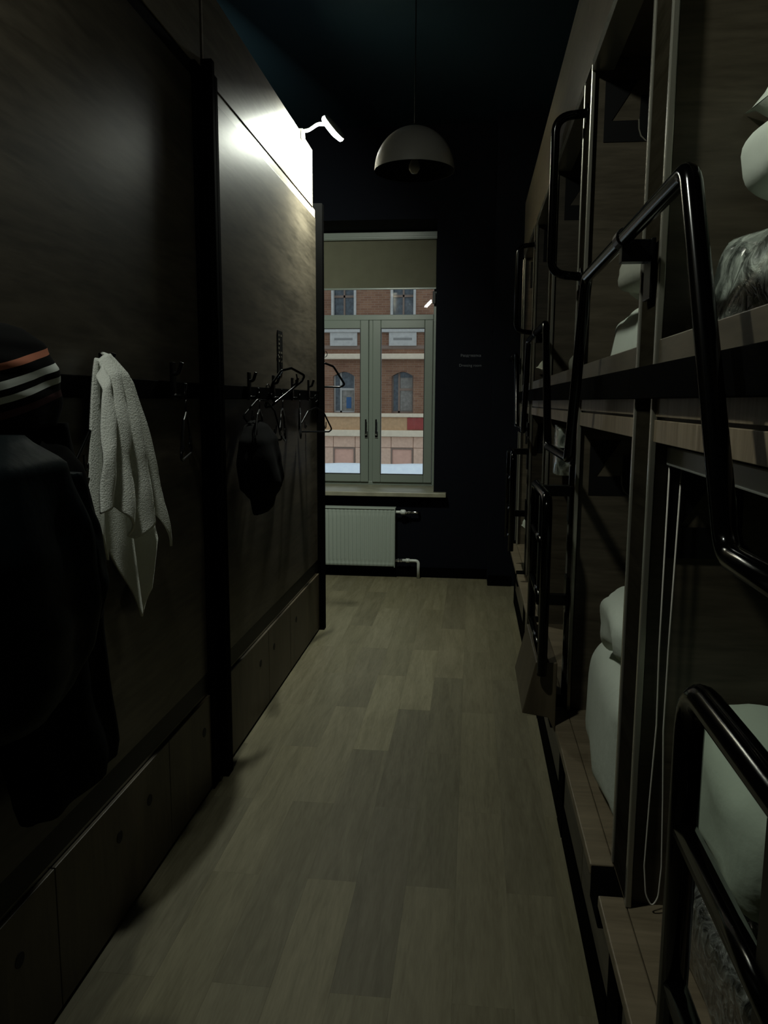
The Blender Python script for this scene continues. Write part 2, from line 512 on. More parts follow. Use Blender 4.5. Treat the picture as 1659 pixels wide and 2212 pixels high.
structure(MB().box(-2.9, 2.4, -3.45, -3.4, 0, CEIL), 'wall_hall', 'side_paint')
structure(MB().box(-2.9, .144, YW - .016, YW - .0005, .001, .085), 'baseboard_back', 'black_paint', bevel=.003)
structure(MB().box(.146, .33, 6.174, 6.1895, .001, .085), 'baseboard_pier', 'black_paint', bevel=.003)

# ------------------------------------------------------------------ window
def rect_frame(mb, x0, x1, z0, z1, w, y0, y1):
    mb.box(x0, x0 + w, y0, y1, z0, z1); mb.box(x1 - w, x1, y0, y1, z0, z1)
    mb.box(x0 + w, x1 - w, y0, y1, z0, z0 + w); mb.box(x0 + w, x1 - w, y0, y1, z1 - w, z1)
win = bpy.data.objects.new('window_1', None); COL.objects.link(win); win['kind'] = 'structure'
win['label'] = 'pale grey plastic window with two tall casements and a fixed top light, under the roller blind'
OFF[win] = Vector((-.9, 6.92, .72)); win.location = OFF[win]
fx0, fx1 = -1.485, -.318
mb = MB(); rect_frame(mb, fx0, fx1, .722, 2.895, .036, 6.905, 6.975)
mb.box(fx0 + .036, fx1 - .036, 6.905, 6.975, 2.168, 2.214)
mb.box(-.918, -.884, 6.905, 6.975, .758, 2.168)
mb.build('frame', 'pvc', win, bevel=.004)
mb = MB().box(fx0 + .03, fx1 - .03, 6.938, 6.942, 2.21, 2.865)
mb.build('top_pane', 'pane_glass', win)
for (a, b, hx) in ((-1.447, -.919, -.937), (-.883, -.356, -.846)):
    mb = MB(); rect_frame(mb, a, b, .750, 2.167, .072, 6.885, 6.955)
    s = mb.build('sash', 'pvc', win, bevel=.005)
    mb = MB(); rect_frame(mb, a + .070, b - .070, .820, 2.097, .006, 6.882, 6.886)
    mb.build('gasket', 'gasket', s)
    MB().box(a + .072, b - .072, 6.918, 6.922, .822, 2.095).build('pane', 'pane_glass', s)
    mb = MB().box(hx - .013, hx + .013, 6.873, 6.885, 1.145, 1.205)
    mb.tube(rounded([(hx, 6.874, 1.175), (hx, 6.845, 1.175), (hx, 6.845, 1.31)], .012), .0085, 8)
    mb.build('handle', 'chrome', s, bevel=.002)
sill = MB().box(-1.62, -.205, 6.335, 6.419, .688, .724).box(WX0 + .002, WX1 - .002, 6.419, 6.905, .691, .724)
sill.build('sill', 'sill_stone', win, bevel=.004)

# roller blind
bl = root('roller_blind', 'beige roller blind half lowered over the top of the window', 'blind', (-.9, 6.85, 2.42))
mb = MB().box(-1.478, -.326, 6.80, 6.87, 2.822, 2.838).box(-1.478, -.326, 6.795, 6.80, 2.830, 2.850)
mb.box(-1.478, -.326, 6.81, 6.87, 2.838, 2.885)
mb.build('cassette', 'pvc', bl, bevel=.003)
MB().box(-1.47, -.335, 6.842, 6.845, 2.43, 2.822).build('fabric', 'blind_fabric', bl)
MB().box(-1.472, -.332, 6.836, 6.850, 2.416, 2.432).build('hem_bar', 'pvc', bl, bevel=.003)
MB().box(-.362, -.336, 6.838, 6.862, 2.295, 2.40).build('chain_clip', 'black_plastic', bl, bevel=.003)

# ------------------------------------------------------------------ radiator
rad = root('radiator', 'white ribbed panel radiator under the window sill', 'radiator', (-1.0, 6.36, .096))
def rad_front(u, v):
    x = -1.60 + .975 * u
    z = .104 + .480 * v
    edge = min(1, min(v, 1 - v) / .09)
    rib = (.5 + .5 * math.cos(2 * math.pi * (x + 1.6) / .0333)) * max(0, edge - .15)
    return Vector((x, 6.316 + .010 * (1 - rib) if edge > .2 else 6.318, z))
mb = MB().grid(rad_front, 236, 24)
mb.build('front_panel', 'radiator_white', rad, smooth=True, solid=.002)
mb = MB().box(-1.60, -.625, 6.332, 6.338, .104, .584)
mb.build('convector_panel', 'radiator_white', rad)
mb = MB().box(-1.603, -.618, 6.312, 6.405, .584, .596)
mb.build('top_grille', 'radiator_white', rad, bevel=.002)
for xs in (-.625, -1.606):
    MB().box(xs, xs + .006, 6.312, 6.400, .096, .584).build('side_cover', 'radiator_white', rad, bevel=.002)
MB().box(-1.60, -.625, 6.370, 6.378, .104, .575).build('rear_panel', 'radiator_white', rad)
for xs in (-1.3, -.9):
    MB().box(xs, xs + .04, 6.379, YW - .0005, .2, .5).build('wall_bracket', 'radiator_white', rad)
mb = MB().tube([(-.62, 6.36, .558), (-.575, 6.36, .558)], .012, 12)
mb.lathe([(.0, -.58), (.016, -.58), (.022, -.57), (.022, -.545), (.016, -.535), (.0, -.535)], (0, 6.36, .558), 16, 'x')
mb.build('valve_head', 'white_plastic', rad, smooth=True)
mb = MB().tube([(-.537, 6.36, .558), (-.520, 6.36, .558)], .017, 6).tube([(-.512, 6.36, .558), (-.505, 6.36, .558)], .019, 6)
mb.tube(rounded([(-.54, 6.36, .558), (-.43, 6.36, .558), (-.43, YW - .0005, .558)], .02), .010, 12)
mb.build('supply_pipe', 'chrome', rad, smooth=True)
mb = MB().tube([(-.62, 6.36, .150), (-.56, 6.36, .150)], .011, 10).tube([(-.60, 6.36, .150), (-.585, 6.36, .150)], .016, 6).tube([(-.575, 6.36, .150), (-.565, 6.36, .150)], .016, 6)
mb.build('union_nut', 'chrome', rad)
mb = MB().tube(rounded([(-.56, 6.36, .150), (-.425, 6.36, .150), (-.425, 6.36, .0)], .03), .013, 12)
mb.tube([(-.53, 6.36, .15), (-.50, 6.36, .15)], .018, 12)
mb.build('return_pipe', 'white_plastic', rad, smooth=True)

# ------------------------------------------------------------------ lettering on the far wall
sg = root('wall_sign', 'two lines of small grey lettering on the dark wall right of the window', 'sign', (-.026, YW, 1.75))
def text_mesh(body, size, loc, rot, name, mat, parent, width=None):
    cu = bpy.data.curves.new('t', 'FONT'); cu.body = body; cu.size = size; cu.align_x = 'CENTER'; cu.align_y = 'CENTER'; cu.extrude = .0008
    to = bpy.data.objects.new('t', cu); COL.objects.link(to)
    dg = bpy.context.evaluated_depsgraph_get(); dg.update()
    me = bpy.data.meshes.new_from_object(to.evaluated_get(dg)); bpy.data.objects.remove(to)
    xs = [v.co.x for v in me.vertices]
    k = (width / (max(xs) - min(xs))) if width and xs else 1
    M = Matrix.Translation(Vector(loc) - OFF.get(parent, Vector())) @ rot.to_4x4() @ Matrix.Diagonal((k, k, 1, 1))
    me.transform(M); me.name = name
    me.materials.clear(); me.materials.append(MATS[mat])
    o = bpy.data.objects.new(name, me); COL.objects.link(o); o.parent = parent
    return o
RY = Matrix.Rotation(math.radians(90), 3, 'X')
text_mesh('Раздевалка', .035, (-.026, YW - .0012, 1.835), RY, 'lettering', 'sign_grey', sg, .160)
text_mesh('Dressing room', .035, (-.028, YW - .0012, 1.757), RY, 'lettering', 'sign_grey', sg, .178)

# ------------------------------------------------------------------ pendant lamp
pc = (-.2945, 3.80)
PZ, PR = 2.529, .186
pd = root('pendant_lamp', 'grey metal dome pendant lamp, switched off, hanging from the ceiling', 'lamp', (pc[0], pc[1], PZ))
arc = [i * math.pi / 2 / 20 for i in range(0, 20)]
MB().lathe([(PR * math.cos(a), PZ + .195 * math.sin(a)) for a in arc] + [(.011, PZ + .195)], (pc[0], pc[1], 0), 56).build('shade', 'lamp_grey', pd, smooth=True)
MB().lathe([((PR - .003) * math.cos(a), PZ + .192 * math.sin(a)) for a in arc] + [(.011, PZ + .192)], (pc[0], pc[1], 0), 56).build('shade_lining', 'lamp_inner', pd, smooth=True)
MB().lathe([(.0, PZ - .012), (.015, PZ - .008), (.026, PZ + .010), (.026, PZ + .026), (.013, PZ + .054), (.0125, PZ + .066)], (pc[0], pc[1], 0), 20).build('bulb', 'bulb_glass', pd, smooth=True)
MB().lathe([(.0, PZ + .062), (.018, PZ + .062), (.018, PZ + .155), (.011, PZ + .200), (.004, PZ + .210)], (pc[0], pc[1], 0), 16).build('socket', 'lamp_inner', pd, smooth=True)
MB().tube([(pc[0], pc[1], PZ + .200), (pc[0], pc[1], CEIL)], .0025, 8).build('cord', 'lamp_inner', pd)
MB().lathe([(.05, CEIL), (.05, CEIL - .02), (.01, CEIL - .03)], (pc[0], pc[1], 0), 20).build('ceiling_rose', 'lamp_inner', pd, smooth=True)

# ------------------------------------------------------------------ left: backs of two bunk beds
def left_bunk(y0, y1, label, seed, far):
    b = root('bunk_bed', label, 'bunk bed', (-1.43, (y0 + y1) / 2, 0), 'bunk beds whose backs line the left side')
    MB().box(-1.92, XP - .0185, y0, y1, .385, 2.60).build('carcass', 'dark_trim', b)
    MB().box(XP - .018, XP, y0, y1, .462, 2.552).build('back_panel', 'panel_wood', b, bevel=.001)
    MB().box(XP - .018, XP - .001, y0, y1, .388, .462).build('lower_rail', 'dark_trim', b)
    MB().box(XP - .03, XP - .004, y0, y1, .376, .388).build('drawer_top_edge', 'edge_band', b)
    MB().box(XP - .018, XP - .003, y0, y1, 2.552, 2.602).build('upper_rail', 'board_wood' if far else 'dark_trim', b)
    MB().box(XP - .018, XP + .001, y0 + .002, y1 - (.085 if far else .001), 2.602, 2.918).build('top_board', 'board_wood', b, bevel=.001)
    ym = (y0 + y1) / 2
    L = y1 - y0
    # storage boxes below, with finger holes in pairs
    cuts = [y0 + .003, y0 + L * .53, y1 - .62, y1 - .003] if far else [y0 + .003, y0 + L * .605, y1 - .003]
    cuts = [y0 + .003, y0 + L * .385, y0 + L * .70, y1 - .003]
    holes = [[y0 + .10, y0 + .62], [y0 + .80, y0 + 1.31], [y0 + 1.45, y0 + 1.80]]
    if far:
        holes = [[2.93, 3.40], [3.65], [4.14]]
    else:
        holes = [[1.443], [1.931, 2.136], [2.628]]
        cuts = [y0 + .003, 1.60, 2.30, y1 - .003]
    if far: cuts = [y0 + .003, 3.55, 4.00, y1 - .003]
    for i in range(3):
        d = MB().box(XP - .02, XP + .008, cuts[i] + .0015, cuts[i + 1] - .0015, .012, .374).build('drawer_front', 'plywood', b, bevel=.002)
        for hy in holes[i]:
            if cuts[i] < hy < cuts[i + 1]:
                MB().lathe([(.0, .0), (.017, .0), (.017, .0012), (.0, .0012)], (XP + .008, hy, .258), 20, 'x').build('finger_hole', 'black_decal', d)
    MB().box(XP - .5, XP - .03, y0, y1, 0, .384).build('drawer_body', 'dark_trim', b)
    return b
b1 = left_bunk(.86, 2.799, 'back of the near left bunk bed, wood panel behind the towel and coat', 1, False)
b2 = left_bunk(2.832, 4.80, 'back of the far left bunk bed, wood panel lit by the clip lamp', 2, True)
# dark uprights at the ends
def upright(y0, y1, parent, nm='corner_post'):
    mb = MB().box(XP - .02, XP + .040, y0, y1, 0, 2.642)
    mb.build(nm, 'black_paint', parent, bevel=.003)
upright(4.802, 4.86, b2)
upright(2.800, 2.8315, b2); MB().box(XP + .0005, XP + .040, 2.8315, 2.862, 0, 2.60).build('post_cover', 'black_paint', b2, bevel=.003)
MB().box(XP - .0, XP + .016, 2.70, 2.7995, 0, 2.600).build('cover_strip', 'black_paint', b1, bevel=.002)
MB().box(XP + .016, XP + .021, 2.760, 2.772, 0, 2.60).build('strip_bead', 'black_tube', b1)

# notice stuck on the far panel
nt_ = root('bed_notice', 'narrow dark upright notice on the panel above the coat rail', 'notice', (XP, 3.87, 1.60))
MB().box(XP + .0005, XP + .003, 3.825, 3.925, 1.605, 1.812).build('plate', 'sign_dark', nt_)
random.seed(11)
for i in range(9):
    z = 1.795 - i * .021
    for (ya, yb) in ((3.838, 3.868), (3.878, 3.912)):
        if random.random() < .72:
            MB().box(XP + .003, XP + .0036, ya + random.uniform(0, .012), yb - random.uniform(0, .010), z - .010, z).build('printed_mark', 'sign_tan', nt_)

# ------------------------------------------------------------------ clip lamp on the top board
def clip_lamp(y, LH, LN, watts, label):
    cl = root('clip_lamp', label, 'lamp', (-.97, y, 2.90), None)
    MB().box(-.996, -.9835, y - .03, y + .03, 2.84, 2.932).box(-.996, -.960, y - .03, y + .03, 2.9185, 2.932).box(-.9605, -.950, y - .03, y + .03, 2.88, 2.932).build('clamp', 'white_plastic', cl, bevel=.003)
    LN = LN.normalized()
    tail = LH - LN * .02
    d = LH - Vector((-.785, 4.42, 2.938))
    MB().tube(rounded([(-.970, y, 2.925), (-.925, y, 2.930), (-.870 + d.x * .5, LH.y, 2.962 + d.z * .5), tuple(tail)], .05, 8), .0095, 12).build('gooseneck', 'white_plastic', cl, smooth=True)
    q = LN.to_track_quat('Z', 'Y').to_matrix()
    hd = MB().lathe([(.0, -.022), (.03, -.022), (.068, -.016), (.076, -.008), (.077, -.006), (.068, -.006)], (0, 0, 0), 40)
    hd.v = [LH + q @ p for p in hd.v]
    hd.build('head', 'white_plastic', cl, smooth=True)
    df = MB().lathe([(.068, -.006), (.076, -.003), (.079, .008), (.073, .019), (.045, .026), (.0, .028)], (0, 0, 0), 40); df.v = [LH + q @ p for p in df.v]
    df.build('diffuser', 'lamp_face', cl, smooth=True)
    ld = bpy.data.lights.new('lamp_light', 'AREA'); ld.shape = 'DISK'; ld.size = .12
    ld.energy = watts; ld.color = (.94, 1.0, .86)
    lo = bpy.data.objects.new('lamp_light', ld); COL.objects.link(lo)
    lo.parent = cl
    lo.location = LH + LN * .032 - OFF[cl]
    lo.rotation_euler = LN.to_track_quat('-Z', 'Y').to_euler()
clip_lamp(4.42, Vector((-.785, 4.42, 2.938)), Vector((-.76, .19, -.60)), READING_LAMP_W, 'lit white gooseneck clip lamp on the top edge of the far left board')
clip_lamp(1.12, Vector((-.75, 1.10, 3.02)), Vector((.70, -.08, -.69)), NEAR_LAMP_W, 'lit white gooseneck clip lamp on the near left board, above the coats')

# ------------------------------------------------------------------ coat rails with hooks
def hook(mb, y, z0=1.50, tall=.075):
    mb.box(XP + .017, XP + .027, y - .014, y + .014, z0 - .03, z0 + tall + .012)
    mb.tube(rounded([(XP + .022, y, z0 + .01), (XP + .022, y, z0 - .018), (XP + .055, y, z0 - .018), (XP + .062, y, z0 + .022)], .012), .006, 8)
    mb.tube(rounded([(XP + .022, y, z0 + .05), (XP + .040, y, z0 + .052), (XP + .052, y, z0 + tall + .012)], .012), .007, 8)
def rail(y0, y1, ys, label):
    r = root('coat_rail', label, 'coat rail', (XP, (y0 + y1) / 2, 1.474))
    MB().box(XP + .0005, XP + .017, y0, y1, 1.474, 1.528).build('rail_board', 'black_paint', r, bevel=.002)
    for y in ys:
        mb = MB(); hook(mb, y); mb.build('hook', 'black_plastic', r, bevel=.001)
    return r
rail(.90, 2.695, [1.0, 1.46, 1.93, 2.40], 'black coat rail holding the towel on the near left panel')
rail(2.872, 4.798, [3.25, 3.66, 4.05, 4.46], 'black coat rail full of hangers on the far left panel')
# tall hook on the end post
th = root('post_hook', 'small black hook on the end of the far left post', 'hook', (XP + .03, 4.86, 1.72))
MB().box(XP + .02, XP + .036, 4.8605, 4.869, 1.735, 1.785).tube(rounded([(XP + .028, 4.868, 1.745), (XP + .028, 4.905, 1.745), (XP + .028, 4.91, 1.785)], .012), .0045, 8).build('hook_body', 'black_plastic', th)

# ------------------------------------------------------------------ hangers
def hanger(p, yaw, tilt, label, w=.205, drop=.125, r=.0045, mat='black_plastic', notches=True):
    """p is the point where the hook rests; local x runs along the shoulders"""
    t = root('clothes_hanger', label, 'hanger', p, 'clothes hangers on the far left coat rail')
    M = Matrix.Rotation(yaw, 3, 'Z') @ Matrix.Rotation(tilt, 3, 'Y')
    P0 = Vector(p)
    def T(pts): return [P0 + M @ Vector(q) for q in pts]
    hk = [(.020 * math.cos(a), 0, -.016 + .020 * math.sin(a)) for a in [math.radians(d) for d in range(200, -91, -24)]]
    hk = [(-.020, 0, -.024)] + hk[1:] + [(0, 0, -.045), (0, 0, -.075)]
    MB().tube(T(hk), .0022, 8).build('hook', 'black_tube' if mat == 'gloss' else 'black_plastic', t, smooth=True)
    sh = rounded([(0, 0, -.070), (w * .45, 0, -.092), (w, 0, -.070 - drop), (w * .80, 0, -.084 - drop),
                  (-w * .80, 0, -.084 - drop), (-w, 0, -.070 - drop), (-w * .45, 0, -.092)], .028, 6, closed=True)
    MB().tube(T(sh), r, 8, closed=True).build('shoulders', 'black_tube' if mat == 'gloss' else 'black_plastic', t, smooth=True)
    if notches:
        for s in (1, -1):
            nt = rounded([(s * w * .62, 0, -.072 - drop * .62), (s * w * .62, 0, -.125 - drop * .5), (s * w * .54, 0, -.125 - drop * .5), (s * w * .54, 0, -.108 - drop * .5)], .008)
            MB().tube(T(nt), r * .7, 6).build('strap_hook', 'black_plastic', t, smooth=True)
    return t
R_ = math.radians
hanger((-.900, 3.25, 1.50), R_(100), R_(3), 'thin black hanger at the near end of the far left coat rail')
hanger((-.900, 3.40, 1.535), R_(80), R_(16), 'tilted black hanger above the black cap on the far rail')
hanger((-.893, 3.56, 1.672), R_(74), R_(-22), 'shiny hanger standing highest of those on the far rail', mat='gloss', r=.006, drop=.10)
hanger((-.905, 3.68, 1.50), R_(100), R_(8), 'black hanger right of the shiny one, hung nearly flat to the panel')
hanger((-.900, 4.03, 1.50), R_(104), R_(-4), 'black hanger turned edge on in the middle of the far rail')
hanger((-.900, 4.46, 1.50), R_(73), R_(2), 'black hanger last on the far rail, showing past the end post')
hanger((-.935, 4.895, 1.775), R_(8), R_(0), 'thick glossy hanger on the hook of the end post, against the window', w=.13, drop=.135, r=.0065, mat='gloss', notches=False)
t = hanger((-.940, 1.93, 1.485), R_(90), R_(0), 'black hanger half hidden behind the white towel')
t['group'] = 'clothes hangers on the near left coat rail'
t = hanger((-.905, 2.40, 1.50), R_(106), R_(0), 'black hanger seen edge on between the towel and the near post')
t['group'] = 'clothes hangers on the near left coat rail'

# black cap hanging on the far rail
cap = hang([(1.385, 3.20, 3.34, .03), (1.36, 3.10, 3.40, .06), (1.30, 3.00, 3.45, .09), (1.22, 2.95, 3.47, .10), (1.12, 2.98, 3.51, .11),
            (1.08, 3.08, 3.50, .10), (1.05, 3.17, 3.44, .08), (1.01, 3.20, 3.41, .07), (.985, 3.23, 3.38, .05), (.975, 3.26, 3.35, .03)], XP + .022, fold=.12, nf=4)
single(cap, 'knitted_hat', 'coat_black', 'black soft garment bundle hanging below the hangers on the far rail', 'hat', (XP + .06, 3.26, .97), smooth=True)

# ------------------------------------------------------------------ towel
tw = root('towel', 'white terry towel hanging from the near left coat rail', 'towel', (-.91, 1.93, .86))
def plin(tab, u):
    for a, b in zip(tab, tab[1:]):
        if a[0] <= u <= b[0]:
            k = (u - a[0]) / (b[0] - a[0]); return [a[i] + (b[i] - a[i]) * k for i in range(1, len(a))]
    return list(tab[-1][1:])
front_bot = [(0, 1.752, 1.199), (.22, 1.838, 1.216), (.28, 1.85, 1.19), (.54, 1.964, 1.100), (.80, 2.080, 1.160), (.84, 2.088, 1.15), (1.0, 2.160, 1.045)]
def front(u, v):
    y1, z1 = plin(front_bot, u)
    y0 = 1.872 + .075 * u; z0 = 1.588 - .02 * abs(u - .55) * 2 - .035 * max(0, .35 - u) / .35
    k = v ** (.45 if u < .3 else (.45 + .45 * min(1, (u - .3) / .5)))
    y = y0 + (y1 - y0) * k; z = z0 + (z1 - z0) * v
    fold = abs(math.sin(math.pi * (3.5 * u + .10) + .3 * v)) ** .8 * (.014 + .026 * min(1, v * 1.8)) - .012
    x = -.893 + fold + .010 * mnoise.noise(Vector((u * 5, v * 4, 1.0))) - .030 * max(0, 1 - v * 9)
    return Vector((x, y, z))
MB().grid(front, 60, 60).build('front_layer', 'terry', tw, smooth=True, solid=.007)
back_bot = [(0, 1.80, 1.165), (.2, 1.87, 1.105), (.3, 1.924, 1.043), (.34, 1.93, 1.08), (.5, 2.015, .952), (.62, 2.061, .857), (.80, 2.132, .852), (.92, 2.185, .911), (1.0, 2.205, 1.06)]
def back(u, v):
    y1, z1 = plin(back_bot, u)
    y0 = 1.880 + .06 * u; z0 = 1.572
    k = v ** .75
    y = y0 + (y1 - y0) * k; z = z0 + (z1 - z0) * v
    fold = math.sin(2 * math.pi * (2.1 * u)) * (.004 + .010 * v)
    return Vector((-.940 + fold, y, z))
MB().grid(back, 50, 50).build('back_layer', 'terry', tw, smooth=True, solid=.006)

# ------------------------------------------------------------------ coats at the near left
ct = root('black_coat', 'long black coat hanging at the near left edge below the striped hat', 'coat', (-.88, 1.55, .50))
body = hang([(1.410, 1.34, 1.54, .06), (1.37, 1.28, 1.60, .10), (1.32, 1.24, 1.64, .12), (1.20, 1.20, 1.68, .125), (1.0, 1.22, 1.69, .12), (.84, 1.32, 1.71, .11), (.64, 1.38, 1.75, .11), (.60, 1.40, 1.75, .10)],
            XP + .022, nseg=48, fold=.08, nf=7, seed=2)
body.build('coat_body', 'coat_black', ct, smooth=True)
slv = hang([(1.42, 1.54, 1.60, .08), (1.20, 1.58, 1.68, .09), (1.0, 1.60, 1.695, .08), (.86, 1.61, 1.70, .07)], XP + .03, nseg=20, fold=.06, nf=3, seed=1)
slv.build('sleeve', 'coat_black', ct, smooth=True)
jk = root('puffer_jacket', 'dark teal shiny jacket at the left edge, in front of the black coat', 'jacket', (-.85, 1.30, .78))
body = hang([(1.41, 1.16, 1.24, .06), (1.36, 1.02, 1.30, .12), (1.22, .95, 1.34, .14), (1.10, .95, 1.36, .14), (1.02, .97, 1.34, .13), (.97, .99, 1.28, .12), (.94, 1.01, 1.26, .10)],
            XP + .165, nseg=40, fold=.09, nf=5, seed=4)
body.build('jacket_body', 'jacket_teal', jk, smooth=True)
slv = hang([(1.34, 1.28, 1.34, .10), (1.2, 1.30, 1.39, .12), (1.12, 1.32, 1.41, .12), (1.06, 1.33, 1.41, .10)], XP + .17, nseg=20, fold=.07, nf=3, seed=6)
slv.build('sleeve', 'jacket_teal', jk, smooth=True)
ht = hang([(1.612, 1.36, 1.45, .05), (1.602, 1.26, 1.48, .08), (1.575, 1.20, 1.525, .10), (1.53, 1.17, 1.55, .11), (1.48, 1.17, 1.56, .11), (1.44, 1.20, 1.56, .105), (1.415, 1.24, 1.545, .10)],
          XP + .030, nseg=40, rows=26, fold=.03, nf=6, seed=3)
single(ht, 'striped_hat', 'striped_knit', 'black knitted hat with white and orange stripes on the near rail', 'hat', (-.88, 1.38, 1.40), smooth=True)

# ------------------------------------------------------------------ right: row of sleeping capsules
def decal(parent, yface, x0, z0, w=.152, h=.172):
    def m(poly): return [(x0 + a * w, z0 + b * h) for a, b in poly]
    mk = MB()
    y1, y0 = yface - .0005, yface - .003
    mk.prism(m([(0, 0), (.80, 0), (.70, .08), (.655, .20), (.64, .345), (.14, .345), (0, .345)]), 'y', y0, y1)
    mk.prism(m([(0, .345), (.14, .345), (.62, 1), (0, 1)]), 'y', y0, y1)
    mk.prism(m([(.67, .345), (.68, .20), (.74, .09), (.84, 0), (1.0, 0), (1.0, .10), (.92, .16), (.88, .30), (.88, .74), (.68, .74)]), 'y', y0 - .001, y1)
    o = mk.build('bed_emblem', 'black_decal', parent)
    ln = MB().prism(m([(.645, .36), (.655, .20), (.70, .08), (.80, 0), (.83, 0), (.725, .09), (.68, .20), (.67, .36)]), 'y', y0 - .0005, y1)
    ln.build('emblem_outline', 'pale_line', o)

names = ['nearest sleeping capsule of the right row, with the cord loop in its lower bed',
         'second sleeping capsule of the right row, with the folded duvet in its lower bed',
         'third sleeping capsule of the right row, behind the ladder with the grab handle',
         'fourth sleeping capsule of the right row, near the window end',
         'farthest sleeping capsule of the right row, beside the dark far wall']
CAPS = []
for i in range(5):
    ya, yb = POSTS[i], POSTS[i + 1]
    c = root('sleeping_capsule', names[i], 'bunk bed', (1.3, (ya + yb) / 2, 0), 'sleeping capsules along the right side')
    CAPS.append(c)
    i0, i1 = ya + .0855, yb - .0855       # clear opening between the edge strips
    na, nb = ya + .0655, yb + .0645       # a capsule owns the partition at its far end
    if i == 0: na = ya - .065
    # partition on the far side (and on the near side for the first)
    for (p, last) in ([(ya, False)] if i == 0 else []) + [(yb, True)]:
        MB().box(XR + .012, 2.36, p - .065, p + .065, .462, 2.47).build('partition', 'capsule_wood', c)
        mb = MB().box(XR, XR + .012, p - .068, p + .068, .462, 2.452)
        mb.build('front_post', 'post_wood', c)
        for s in (-1, 1):
            MB().box(XR - .004, XR + .008, p + s * .077 - .007, p + s * .077 + .007, .462, 2.452).build('edge_strip', 'edge_band', c, bevel=.002)
        MB().box(XR - .002, XR + .02, p - .060, p + .060, 0, .4175).build('base_post', 'black_paint', c)
    # beds
    MB().box(XR + .001, 2.36, na, nb, .418, .461).build('lower_bed_board', 'ledge_wood', c)
    MB().box(XR - .052, XR, ya + .062, yb - .048, .436, .4615).build('ledge', 'ledge_wood', c, bevel=.003)
    MB().box(XR - .050, XR, yb - .0475, yb + .0615, .385, .4600).build('corner_block', 'black_paint', c, bevel=.003)
    MB().box(XR + .0125, 2.36, ya + .0655, yb - .0655, 1.478, 1.536).build('upper_bed_board', 'capsule_wood', c)
    MB().box(XR - .018, XR - .0045, na, nb, 1.4765, 1.5365).build('black_bar', 'black_paint', c, bevel=.002)
    MB().box(XR + .002, XR + .020, i0, i1, 1.537, 1.583).build('bed_lip', 'capsule_wood', c, bevel=.002)
    MB().box(XR + .003, XR + .021, i0, i1, 1.444, 1.478).build('upper_fascia', 'fascia_wood', c, bevel=.001)
    MB().box(XR + .001, XR + .021, i0, i1, 1.398, 1.438).build('lower_fascia', 'fascia_wood', c, bevel=.001)
    MB().box(XR + .010, XR + .021, i0, i1, 1.436, 1.446).build('fascia_groove', 'dark_trim', c)
    MB().box(XR + .0215, 2.36, ya + .0655, yb - .0655, 1.440, 1.476).build('lower_ceiling', 'capsule_wood', c)
    MB().box(XR, XR + .020, na, nb, 2.4625, 2.825).build('top_fascia', 'capsule_wood', c)
    MB().box(XR - .003, XR + .060, i0, i1, 2.432, 2.4622).build('top_edge_strip', 'edge_band', c)
    MB().box(XR + .0205, 2.36, na, nb, 2.472, 2.492).build('upper_ceiling', 'capsule_wood', c)
    MB().box(2.3605, 2.38, na, nb, 0, 2.80).build('end_wall', 'capsule_wood', c)
    # plinth with drawers
    MB().box(XR + .0205, 2.36, na, nb, 0, .4175).build('plinth', 'black_paint', c)
    MB().box(XR - .001, XR + .019, ya + .076, yb - .076, .002, .118).build('kick_board', 'black_paint', c)
    ym = (i0 + i1) / 2
    for (a, b_) in ((ya + .080, ym - .003), (ym + .003, yb - .080)):
        d = MB().box(XR + .002, XR + .019, a, b_, .124, .330).build('drawer_front', 'drawer_wood', c, bevel=.002)
        hy = b_ - .06 if a < ym - .1 else a + .06
        MB().lathe([(0, 0), (.02, 0), (.02, .0015), (0, .0015)], (XR + .001, hy, .27), 18, 'x').build('finger_hole', 'black_decal', d)
    MB().box(XR + .006, XR + .019, ya + .076, yb - .076, .332, .417).build('plinth_rail', 'black_paint', c)
    # emblem on the far partition, upper and lower
    yf = yb - .065
    for z in (1.178, 2.238):
        decal(c, yf, XR + .040, z)

# ------------------------------------------------------------------ guard rail, ladders, handles (black tube)
RT = .0142
gr = root('guard_rail', 'long black tubular guard rail stepping up and down along the right row', 'guard rail', (.272, 2.6, 1.31))
P1, P3, P5 = POSTS[1], POSTS[3], POSTS[5]
path = [(.272, POSTS[0] - .30, 1.31)]
for p in (P1, P3, P5):
    path += [(.272, p - .72, 1.31), (.272, p - .475, 1.768), (.272, p + .455, 1.775), (.272, p + .68, 1.312)]
path = path[:-2] + [(.272, P5 + .30, 1.775)]
MB().tube(rounded(path, .045, 7), RT, 16).build('rail_tube', 'black_tube', gr, smooth=True)
for p in (P1, P3, P5):
    yk = p - .02
    mb = MB().box(.268, XR - .004, yk - .016, yk + .016, 1.728, 1.768)
    mb.box(XR - .012, XR - .0042, yk - .03, yk + .03, 1.66, 1.768)
    mb.tube([(.272, yk - .022, 1.772), (.272, yk + .022, 1.772)], RT + .003, 16)
    mb.build('bracket', 'black_plastic', gr, bevel=.002)
for p in (POSTS[0], POSTS[2], POSTS[4]):
    mb = MB().box(.268, XR - .018, p - .014, p + .014, 1.30, 1.322).box(XR - .016, XR - .0045, p - .03, p + .03, 1.27, 1.35)
    mb.build('lower_bracket', 'black_plastic', gr, bevel=.002)

